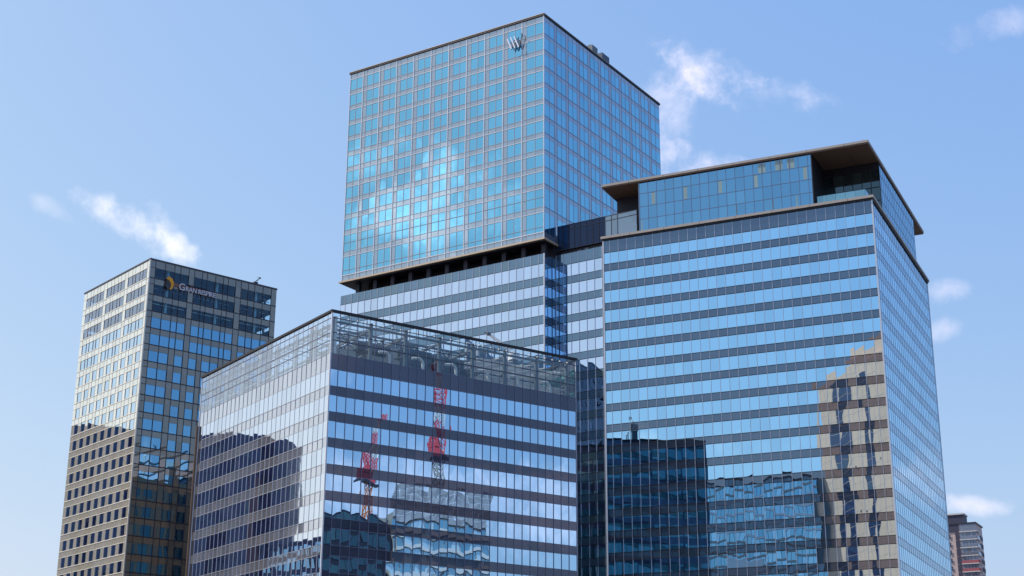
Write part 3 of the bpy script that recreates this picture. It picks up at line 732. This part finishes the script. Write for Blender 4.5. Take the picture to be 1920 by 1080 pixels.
po = pm.build('crane_plinth', M['steel']); po.location = LLOC; po.rotation_euler = (0, 0, LYAW)
tag(po, 'grey steel plinth carrying the white lattice crane inside the low block roof', 'plinth')
for x, lab in ((35.2, 'curved white vent pipe above the low block parapet, left of the other'), (37.6, 'curved white vent pipe above the low block parapet, next to the crane arm')):
    mb = MB(); mb.tube([(x, 15, LT - 9.3), (x, 15, LT + 3.0), (x + 0.1, 15, LT + 3.9), (x + 0.45, 15, LT + 4.4), (x + 0.9, 15, LT + 4.2)], 0.3, 0, 8)
    o = mb.build('vent_pipe', M['crane_white']); o.location = LLOC; o.rotation_euler = (0, 0, LYAW); tag(o, lab, 'vent pipe', 'vent pipes by the roof crane')

# ================================================================== left hotel
GLOC = (-73.4, 290.0, 0); GYAW = R(40.259); GT = 102.52 + CAM_Z; GWL, GWR = 30.24, 29.84
def left_hotel():
    T = GT
    b = thing('stone_tower', GLOC, GYAW, 'slim left tower of tan stone and blue windows carrying an orange and black sign', 'hotel tower')
    fl, fr = Frame('L'), Frame('R')
    st = [T - 3.95 - 3.48 * k for k in range(21)]     # window bottoms
    tops = [s + 2.22 for s in st]
    colR = [0, 1.22, 3.39, 5.55, 6.91, 8.81, 10.1, 11.94, 13.06, 15.02, 16.91, 18.04, 19.84, 21.18, 22.91, 24.46, 26.5, 28.57, GWR]
    isw_hi = [0, 1, 1, 1, 1, 0, 1, 1, 1, 1, 1, 1, 0, 1, 1, 1, 1, 0]
    isw_lo = [0, 1, 1, 0, 1, 0, 1, 0, 1, 1, 0, 1, 0, 1, 0, 1, 1, 0]
    colL = [0, 1.2]
    for i in range(9): colL += [colL[-1] + 1.93, colL[-1] + 1.93 + 1.285]
    colL = colL[:-1] + [GWL]
    lw_hi = [0] + [1, 1, 1, 1, 1, 0, 1, 1, 1, 1, 1, 0, 1, 1, 1, 1, 1] + [0]
    lw_lo = [0] + [1, 0] * 8 + [1] + [0]
    wins = []; sr = MB(); sL = MB()
    def rows(f, cols, hi, lo, wall, gm, clear):
        prev = T - 0.2
        for k, (zb, zt) in enumerate(zip(st, tops)):
            sw = hi if k <= 4 else lo
            for i, (a, c) in enumerate(zip(cols, cols[1:])):
                f.pane(wall, a, c, 0.0, zt, prev)
                if not sw[i]: f.pane(wall, a, c, 0.0, zb, zt)
            i = 0
            while i < len(sw):
                if sw[i]:
                    j = i
                    while j + 1 < len(sw) and sw[j + 1]: j += 1
                    wins.append((f, cols[i:j + 2], zb, zt, -0.06, clear if k < 3 else gm, True)); i = j + 1
                else: i += 1
            prev = zb
        return prev
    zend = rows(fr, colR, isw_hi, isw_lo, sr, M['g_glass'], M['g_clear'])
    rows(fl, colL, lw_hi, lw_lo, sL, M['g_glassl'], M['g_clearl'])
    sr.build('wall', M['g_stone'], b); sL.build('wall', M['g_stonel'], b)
    place_windows(b, GLOC, GYAW, wins)
    # joints on the shaded face
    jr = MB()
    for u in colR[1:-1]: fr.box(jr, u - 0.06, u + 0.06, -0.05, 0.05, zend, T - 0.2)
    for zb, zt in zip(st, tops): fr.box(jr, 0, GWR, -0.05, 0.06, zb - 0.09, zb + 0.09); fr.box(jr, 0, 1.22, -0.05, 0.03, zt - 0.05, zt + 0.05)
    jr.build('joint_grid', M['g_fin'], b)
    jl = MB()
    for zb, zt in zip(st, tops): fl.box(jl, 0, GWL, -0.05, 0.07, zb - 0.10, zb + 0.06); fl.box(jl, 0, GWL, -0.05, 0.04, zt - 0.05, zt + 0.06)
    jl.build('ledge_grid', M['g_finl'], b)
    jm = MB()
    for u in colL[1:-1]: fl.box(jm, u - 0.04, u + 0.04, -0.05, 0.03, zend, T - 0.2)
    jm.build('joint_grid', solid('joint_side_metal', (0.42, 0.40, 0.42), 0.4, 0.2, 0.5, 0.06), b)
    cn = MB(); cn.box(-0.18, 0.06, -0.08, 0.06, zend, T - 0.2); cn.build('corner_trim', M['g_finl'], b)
    cp = MB(); cp.box(-0.12, GWR + 0.12, -0.12, GWL + 0.12, T - 0.2, T + 0.12); cp.build('coping', M['fin_dark'], b)
    core = MB(); core.box(0.3, GWR - 0.3, 0.3, GWL - 0.3, 0, tops[3] + 0.4); core.build('core', M['navy'], b)
    lo = MB(); lo.box(0, GWR, 0, GWL, 0, zend); lo.build('lower_wall', M['g_stone'], b)
    for f, n in ((Frame('BL', GWR, GWL), GWL), (Frame('BR', GWR, GWL), GWR)):
        band(b, f, lines(1.2, 3.2, n), zend, tops[2] - 0.1, 0.0, M['g_stone'], 'rear_wall')
        mb = MB()
        for u in lines(1.2, 3.2, n): f.box(mb, max(0.15, u - 0.35), min(n - 0.15, u + 0.35), -0.25, 0.0, tops[2] - 0.1, T - 0.2)
        for zb in (T - 1.7, T - 5.3): f.box(mb, 0.15, n - 0.15, -0.25, 0.02, zb, zb + 1.3)
        mb.build('rear_frame', M['g_stone'], b)
    # inside the clear top storeys
    for k in range(3):
        fo = MB(); fo.box(0.4, GWR - 0.4, 0.4, GWL - 0.4, st[k] - 0.9, st[k] - 0.3); fo.build('floor_slab', M['navy'], b)
        for x in (4.5, 15.9, 25.3): 
            mb = MB(); mb.box(x, x + 0.45, 1.0, 1.45, st[k] - 0.3, tops[k] + 0.9); mb.build('column', M['pale_col'], b)
        for y in (5.0, 14.8, 24.6):
            mb = MB(); mb.box(1.0, 1.4, y, y + 0.4, st[k] - 0.3, tops[k] + 0.9); mb.build('column', M['pale_col'], b)
    for (x0, x1) in ((3.5, 21.5),):
        mb = MB(); mb.box(x0, x1, 4.0, 20.0, st[2] - 0.3, T - 1.6); mb.build('plant_room', M['louvre'], b)
    tb = MB()
    for i, (a, c) in enumerate(zip(colR, colR[1:])):
        if isw_hi[i]: tb.box(a + 0.15, c - 0.15, 0.8, 0.9, tops[2] - 0.42, tops[2] - 0.25); tb.box(a + 0.3, c - 0.3, 1.6, 1.7, tops[1] - 0.35, tops[1] - 0.24)
    for i, (a, c) in enumerate(zip(colL, colL[1:])):
        if lw_hi[i]: tb.box(0.8, 0.9, a + 0.15, c - 0.15, tops[2] - 0.42, tops[2] - 0.25)
    tb.build('light_strip', M['tube'], b)
    tb = MB()
    for i in range(16):
        y0 = random.uniform(1.2, 6); x0 = random.uniform(22, 28); z0 = random.uniform(st[0], tops[0])
        tb.bar((x0, y0, z0), (x0 + random.uniform(-3, 3), y0 + 2, z0 + random.uniform(-0.6, 0.6)), 0.16)
    for i in range(5):
        x0 = 2 + i * 0.8; tb.bar((x0, 1.0, st[0] + 0.3 * i), (x0 + 1.2, 2.5, st[0] + 1.5), 0.14)
    tb.build('brace', M['white'], b)
    rf = MB(); rf.box(0.3, 21.0, 0.3, GWL - 0.3, T - 1.3, T - 0.9); rf.build('roof_deck', M['navy'], b)
left_hotel()

def text_mesh(txt, size, depth, name, mat, parent, x, z, bold=0.0):
    cu = bpy.data.curves.new(name, 'FONT'); cu.body = txt; cu.size = size; cu.extrude = depth; cu.offset = bold; cu.resolution_u = 3
    to = bpy.data.objects.new(name, cu); S.collection.objects.link(to)
    dg = bpy.context.evaluated_depsgraph_get(); me = bpy.data.meshes.new_from_object(to.evaluated_get(dg))
    wd = max((v.co.x for v in me.vertices), default=0)
    bpy.data.objects.remove(to); bpy.data.curves.remove(cu)
    a = me.attributes.new('rnd', 'FLOAT', 'FACE')
    me.transform(Matrix.Translation((x, -0.38, z)) @ Matrix.Rotation(pi / 2, 4, 'X'))
    me.materials.clear(); me.materials.append(mat)
    o = bpy.data.objects.new(name, me); S.collection.objects.link(o); o.parent = parent
    return wd
def letters(txt, x, z, size, name, mat, parent, xend, bold=0.0):
    """every letter a part; spread so that the word ends at xend"""
    meas = []
    for ch in txt:
        if ch == ' ': meas.append(0.3 * size); continue
        cu = bpy.data.curves.new('m', 'FONT'); cu.body = ch; cu.size = size
        to = bpy.data.objects.new('m', cu); S.collection.objects.link(to)
        dg = bpy.context.evaluated_depsgraph_get(); me = bpy.data.meshes.new_from_object(to.evaluated_get(dg))
        meas.append(max(v.co.x for v in me.vertices)); bpy.data.objects.remove(to); bpy.data.curves.remove(cu); bpy.data.meshes.remove(me)
    gap = (xend - x - sum(meas)) / max(1, len(txt) - 1)
    for ch, wd in zip(txt, meas):
        if ch != ' ': text_mesh(ch, size, 0.08, name, mat, parent, x, z, bold)
        x += wd + gap
def sign():
    T = GT
    s = thing('building_sign', GLOC, GYAW, 'orange and black leaf shaped emblem beside white lettering at the top of the left tower', 'sign')
    def plate(pts, mat, name, d0, d1):
        mb = MB(); n = len(pts)
        mb.poly([(x, -d1, T + z) for x, z in pts]); mb.poly([(x, -d0, T + z) for x, z in reversed(pts)])
        for i in range(n):
            (x0, z0), (x1, z1) = pts[i], pts[(i + 1) % n]
            mb.quad((x0, -d0, T + z0), (x1, -d0, T + z1), (x1, -d1, T + z1), (x0, -d1, T + z0))
        mb.build(name, mat, s)
    plate([(3.55, -3.55), (4.22, -2.98), (4.95, -3.35), (5.32, -4.1), (5.3, -4.9), (4.9, -5.65), (4.45, -5.75), (4.75, -5.0), (4.72, -4.4), (4.3, -3.85)], M['orange'], 'emblem_leaf', 0.2, 0.46)
    plate([(3.6, -3.75), (4.3, -3.95), (4.66, -4.45), (4.68, -5.0), (4.2, -6.0), (3.45, -5.15), (3.75, -4.4)], M['sign_dark'], 'emblem_base', 0.2, 0.42)
    plate([(5.4, -4.0), (14.9, -4.15), (14.9, -4.75), (5.4, -4.75)], M['sign_back'], 'mounting_strip', 0.08, 0.16)
    letters('G', 6.5, T - 5.28, 2.05, 'letter', M['letter'], s, 8.0, 0.02)
    letters('RAN RESPIRE', 8.05, T - 5.24, 1.36, 'letter', M['letter'], s, 15.0, 0.015)
    letters('Hotel Hankyu', 8.55, T - 4.12, 0.62, 'small_letter', M['navy'], s, 12.9, 0.01)
    mb = MB()
    for i in range(9): mb.bar((6.3 + i * 1.0, -0.1, T - 5.55), (6.3 + i * 1.0, -0.6, T - 5.75), 0.07)
    mb.build('sign_lamp', M['white'], s)
sign()
davit(GLOC, GYAW, (26.5, 3.5, GT + 1.7), (27.6, 3.5, GT + 2.9), 'small dark davit arm on the left tower roof', 0.45, M['fin_dark'])
lp = MB(); lp.bar((4.0, 28.6, GT + 0.1), (4.0, 28.6, GT + 0.9), 0.16); lp.box(3.75, 4.25, 28.4, 28.8, GT + 0.85, GT + 1.35)
o = lp.build('roof_lamp', M['fin_dark']); o.location = GLOC; o.rotation_euler = (0, 0, GYAW); tag(o, 'tiny dark lamp post on the left end of the left tower roof', 'lamp')

# ================================================================== far apartment tower
def apartment():
    yaw = R(62); b = thing('apartment_tower', (163.2, 530.0, 0), yaw, 'distant apartment tower with red brown balcony bands beside the right office tower', 'apartment tower')
    H = 92.6; fl = Frame('L'); fr = Frame('R'); WLn, WRn = 24.0, 11.5
    mb = MB(); mb.box(0.2, WRn - 0.2, 0.2, WLn, 0, H - 0.2); mb.build('wall', M['apt'], b)
    n = 0; z = H
    rf = MB(); rf.box(-0.2, WRn + 0.2, -0.2, WLn, H - 0.2, H + 0.25); rf.build('coping', M['fin_dark'], b)
    pn = MB(); pn.box(3, 9, 4.6, 16, H + 0.25, H + 3.7); pn.build('roof_house', M['apt_dark'], b)
    pe = MB(); pe.box(2.7, 9.3, 4.3, 16.3, H + 3.7, H + 4.2); pe.build('roof_house_edge', M['apt_white'], b)
    top = MB(); fl.pane(top, 0.1, 5.7, 0.03, H - 2.8, H - 0.35); top.build('top_screen', M['apt_glass'], b)
    td = MB(); fl.pane(td, 6.0, 10.5, 0.03, H - 2.8, H - 0.35); td.build('top_recess', M['apt_dark'], b)
    z = H - 3.1; k = 0
    while z > 40:
        sl_ = MB(); fl.box(sl_, -0.2, 5.9, -0.1, 0.35, z, z + 0.3); fr.box(sl_, -0.2, 5, -0.1, 0.3, z, z + 0.3); sl_.build('balcony_slab', M['apt_white'], b)
        wn = MB()
        for a in range(5): fl.pane(wn, 0.15 + a * 1.12, 1.17 + a * 1.12, 0.02, z - 1.5, z)
        wn.build('window', M['apt_glass'], b)
        pr_ = MB(); fl.box(pr_, 0, 5.7, 0.0, 0.3, z - 2.75, z - 1.5); fr.box(pr_, 0, 4.5, 0, 0.25, z - 2.75, z - 1.5)
        pr_.build('balcony_panel', M['apt_red'] if k not in (0, 1, 2) else M['apt_glass'], b)
        rc = MB(); fl.pane(rc, 5.95, 7.3, 0.03, z - 2.6, z + 0.1); rc.build('recess', M['apt_dark'], b)
        for f_, a, c in ((fl, 9.0, 9.9), (fr, 6.0, 8.0), (fr, 9.2, 10.6)):
            sw = MB(); f_.pane(sw, a, c, 0.03, z - 2.1, z - 0.5); sw.build('small_window', M['apt_dark'], b)
        z -= 2.8; k += 1
    return b
apartment()

# ================================================================== surroundings that show in the glass
def to_world(loc, yaw, x, y): return (loc[0] + x * cos(yaw) - y * sin(yaw), loc[1] + x * sin(yaw) + y * cos(yaw))
# round dark tower mirrored in the sides of the left tower and the low block
def round_tower():
    b = thing('round_tower', (-250.5, 379, 0), 0, 'dark round tower mirrored in the low block side and the left tower', 'office tower')
    n, r, H = 56, 21.0, 109.0
    ring = [(r * cos(2 * pi * i / n), r * sin(2 * pi * i / n)) for i in range(n)]
    z = H; k = 0
    while z > 3:
        for nm, mt, z0, z1, off in (('window_band', M['dark_glass'], z - 3.2, z, 0), ('spandrel_band', M['dark_glass'], z - 4.0, z - 3.2, 0.1)):
            mb = MB()
            for (x0, y0), (x1, y1) in zip(ring, ring[1:] + ring[:1]):
                f = 1 + off / r
                mb.quad((x0 * f, y0 * f, z0), (x1 * f, y1 * f, z0), (x1 * f, y1 * f, z1), (x0 * f, y0 * f, z1))
            mb.build(nm, mt, b)
        z -= 4.0; k += 1
    mb = MB(); mb.poly([(x, y, H) for x, y in ring]); mb.build('roof', M['black'], b)
round_tower()
def slab_tower(name, loc, yaw, wx, wy, H, floor, mats, label, mod=3.0, top=None, cat='office tower'):
    b = thing(name, (loc[0], loc[1], 0), yaw, label, cat)
    wall, win = mats
    mb = MB(); mb.box(0.1, wx - 0.1, 0.1, wy - 0.1, 0, H); mb.build('wall', wall, b)
    fs = (Frame('L', wx, wy), wy), (Frame('R', wx, wy), wx), (Frame('BL', wx, wy), wy), (Frame('BR', wx, wy), wx)
    z = H - 0.8
    while z > H * 0.3:
        for f, n in fs:
            wb = MB(); u = mod * 0.3
            while u + mod * 0.65 < n: f.pane(wb, u, u + mod * 0.65, 0.03, z - floor * 0.62, z); u += mod
            wb.build('window_band', win, b)
        z -= floor
    cp = MB(); cp.box(-0.2, wx + 0.2, -0.2, wy + 0.2, H, H + 0.6); cp.build('coping', wall, b)
    if top: 
        tb = MB(); tb.box(*top); tb.build('roof_house', wall, b)
    return b
slab_tower('dark_tower', (-298, 408), R(25), 34, 40, 92, 3.9, (M['concrete'], M['dark_glass']), 'grey slab tower mirrored low on the left tower beside the round one', 3.4)
slab_tower('teal_tower', (-222, 306), R(20), 26, 30, 68, 4.0, (M['dark_glass'], M['teal_glass']), 'short teal glass building mirrored at the bottom of the low block corner', 2.6)
# tan tower and teal block mirrored in the right office tower
RLOC = (68.871, 270.0); RYAW = R(64.549)
def tan_tower():
    px, py = to_world(RLOC, RYAW, -320, 90.5)
    b = thing('tan_tower', (px, py, 0), RYAW + R(52), 'tall tan precast tower mirrored in the right end of the right office tower', 'office tower')
    # local x towards the office tower, y along its face
    H = 160.0
    q = 1.85
    mb = MB(); mb.box(-25, 0, -50 * q, 0, 0, H); mb.box(-20, -2, -50 * q, -17 * q, H, H + 6); mb.build('wall', M['tan'], b)
    st = MB()
    for y0, y1, zt in ((-14.6, -8.6, 156.0), (-24.0, -21.4, 152.0)):
        z = zt
        while z > 60:
            st.quad((0.05, y0 * q, z - 3.4), (0.05, y1 * q, z - 3.4), (0.05, y1 * q, z), (0.05, y0 * q, z)); z -= 3.6
    st.build('window_strip', M['dark_glass'], b)
    jn = MB()
    for y in [-2.5 - 4.2 * i for i in range(20)]: jn.box(-0.02, 0.03, y - 0.05, y + 0.05, 30, H - 0.3)
    z = H - 4
    while z > 60: jn.box(-0.02, 0.03, -50 * q, 0, z - 0.05, z + 0.05); z -= 4.3
    jn.build('panel_joint', M['apt'], b)
    hl = MB()
    for y, z in ((-18, 118), (-19, 104), (-15.5, 126), (-27, 118), (-26, 133)): hl.bar((0.0, y * q, z), (0.06, y * q, z), 1.0, 0, 10)
    hl.build('vent_hole', M['black'], b)
tan_tower()
px, py = to_world(RLOC, RYAW, -318, 131)
def teal_block():
    b = thing('glass_block', (px, py, 0), RYAW, 'teal glass block mirrored low in the middle of the right office tower', 'office block')
    H = 123.0
    mb = MB(); mb.box(-30, -0.1, -39, 10, 0, H); mb.build('wall', M['navy'], b)
    z = H - 1
    while z > 50:
        wb = MB(); y = -38.6
        while y < 8.5:
            wb.quad((0.0, y, z - 3.2), (0.0, y + 1.7, z - 3.2), (0.0, y + 1.7, z), (0.0, y, z)); y += 1.85
        wb.build('window_band', M['teal_glass'], b)
        sb = MB(); sb.box(-0.1, 0.3, -38.8, 9.8, z - 4.1, z - 3.25); sb.build('spandrel_band', M['crane_white'] if int(z) % 2 else M['concrete'], b); z -= 4.2
    pn = MB(); pn.box(0.05, 0.45, -16, 0, 85, 92); pn.build('pale_panel', M['white'], b)
teal_block()
# building site with two cranes mirrored in the low block's right face
def lw(t, s): return to_world(LLOC[:2], LYAW, t, s)
def site():
    p = lw(99.5, -150)
    b = thing('unfinished_building', (p[0], p[1], 0), LYAW, 'unfinished building wrapped in grey netting mirrored in the low block front', 'building site')
    H = LT + 8.3
    mb = MB(); mb.box(0, 32.3, -30, -0.6, 0, H - 8.5); mb.build('frame', M['concrete'], b)
    nt = MB()
    for i in range(16):
        for z in range(5): nt.quad((i * 2.02, 0, H - 10 + z * 2 - 0.0), (i * 2.02 + 1.96, 0, H - 10 + z * 2), (i * 2.02 + 1.96, random.uniform(-.25, .25), H - 8.1 + z * 2), (i * 2.02, random.uniform(-.25, .25), H - 8.1 + z * 2))
    nt.build('netting', M['netting'], b)
    z = H - 10.6; k = 0
    while z > 20:
        wb = MB(); x = 0.3
        while x < 31: wb.quad((x, -0.55, z - 2.6), (x + 1.8, -0.55, z - 2.6), (x + 1.8, -0.55, z), (x, -0.55, z)); x += 2.0
        wb.build('window_band', M['teal_glass'], b)
        s_ = MB(); s_.box(0, 32.3, -0.8, 0.4, z - 3.7, z - 2.65); s_.build('floor_slab', M['crane_white'], b); z -= 4.0; k += 1
site()
p = lw(74, -150)
def teal_low():
    b = thing('dark_glass_block', (p[0], p[1], 0), LYAW, 'dark glass block mirrored at the lower left of the low block front', 'office block')
    H = LT - 2.2
    mb = MB(); mb.box(0, 24.5, -28, -0.1, 0, H); mb.build('wall', M['navy'], b)
    z = H - 0.6
    while z > 20:
        wb = MB(); x = 0.2
        while x < 23: wb.quad((x, 0, z - 3.0), (x + 2.2, 0, z - 3.0), (x + 2.2, 0, z), (x, 0, z)); x += 2.35
        wb.build('window_band', M['l_back'], b); z -= 4.2
teal_low()
def crane(t, s, zbase, zcab, tip, label, low):
    q = lw(t, s)
    c = thing('tower_crane', (q[0], q[1], 0), LYAW, label, 'crane', 'tower cranes over the building site')
    def lat(pa, pb, w0, w1, n, mat, name):
        mb = MB(); pa = Vector(pa); pb = Vector(pb); d = (pb - pa)
        ax = Vector((1, 0, 0)) if abs(d.normalized().z) > 0.3 else Vector((0, 0, 1)); ay = Vector((0, 1, 0))
        P = []
        for i in range(n + 1):
            f = i / n; w_ = (w0 + (w1 - w0) * f) / 2; o_ = pa + d * f
            P.append([o_ + ax * sx * w_ + ay * sy * w_ for sx, sy in ((1, 1), (1, -1), (-1, -1), (-1, 1))])
        for i in range(n):
            for k in range(4):
                mb.bar(P[i][k], P[i + 1][k], w0 * 0.18); mb.bar(P[i][k], P[i + 1][(k + 1) % 4], w0 * 0.12); mb.bar(P[i][k], P[i][(k + 1) % 4], w0 * 0.09)
        return mb.build(name, mat, c)
    lat((0, 0, zbase - 12), (0, 0, zcab - 1.2), 2.0, 2.0, 12, low, 'mast')
    pl = MB(); pl.box(-2.6, 2.2, -2, 2, zcab - 1.2, zcab - 0.5); pl.build('platform', M['fin_dark'], c)
    mh = MB(); mh.box(-2.2, 1.5, -1.3, 1.3, zcab - 0.5, zcab + 1.4); mh.box(-2.0, -0.6, -1.5, 1.5, zcab + 1.6, zcab + 3.2); mh.build('machine_deck', M['crane_red'], c)
    lat((-0.9, 0, zcab + 1.4), (-0.5, 0, zcab + 7.5), 1.7, 0.8, 4, M['crane_red'], 'a_frame')
    cb = MB(); cb.box(1.0, 2.1, -0.8, 0.8, zcab + 0.2, zcab + 2.2); cb.build('cab', M['crane_white'], c)
    a = Vector((0.6, 0, zcab + 1.6)); bt = Vector(tip); seg = [a.lerp(bt, f) for f in (0, .33, .5, .72, .85, 1)]
    for i, mt in enumerate((M['crane_red'], M['crane_white'], M['crane_red'], M['crane_white'], M['crane_red'])):
        lat(seg[i], seg[i + 1], 2.0 - 0.2 * i, 1.85 - 0.2 * i, 4, mt, 'jib')
    rp = MB(); rp.bar((-0.5, 0, zcab + 7.5), tip, 0.12); rp.build('rope', M['fin_dark'], c)
crane(115.5, -152, LT + 9, LT + 17.5, (1.0, -4, LT + 46), 'red and white crane with nearly upright jib and grey mast mirrored in the low block', M['concrete'])
crane(94.0, -155, LT - 4, LT + 8.5, (7.5, -5, LT + 28.5), 'red and white crane with leaning jib and orange mast mirrored in the low block', M['crane_orange'])
# stepped tower far behind, mirrored in the podium under the hotel
q = to_world(hloc[:2], hyaw, -230, 116)
slab_tower('stepped_tower', q, hyaw - R(180) + R(180), 30, 66, 153, 4.0, (M['grey_glass'], M['grey_glass']), 'dark stepped tower mirrored faintly in the podium below the hotel', 3.0, (4, 22, 46, 49.5, 153, 168))
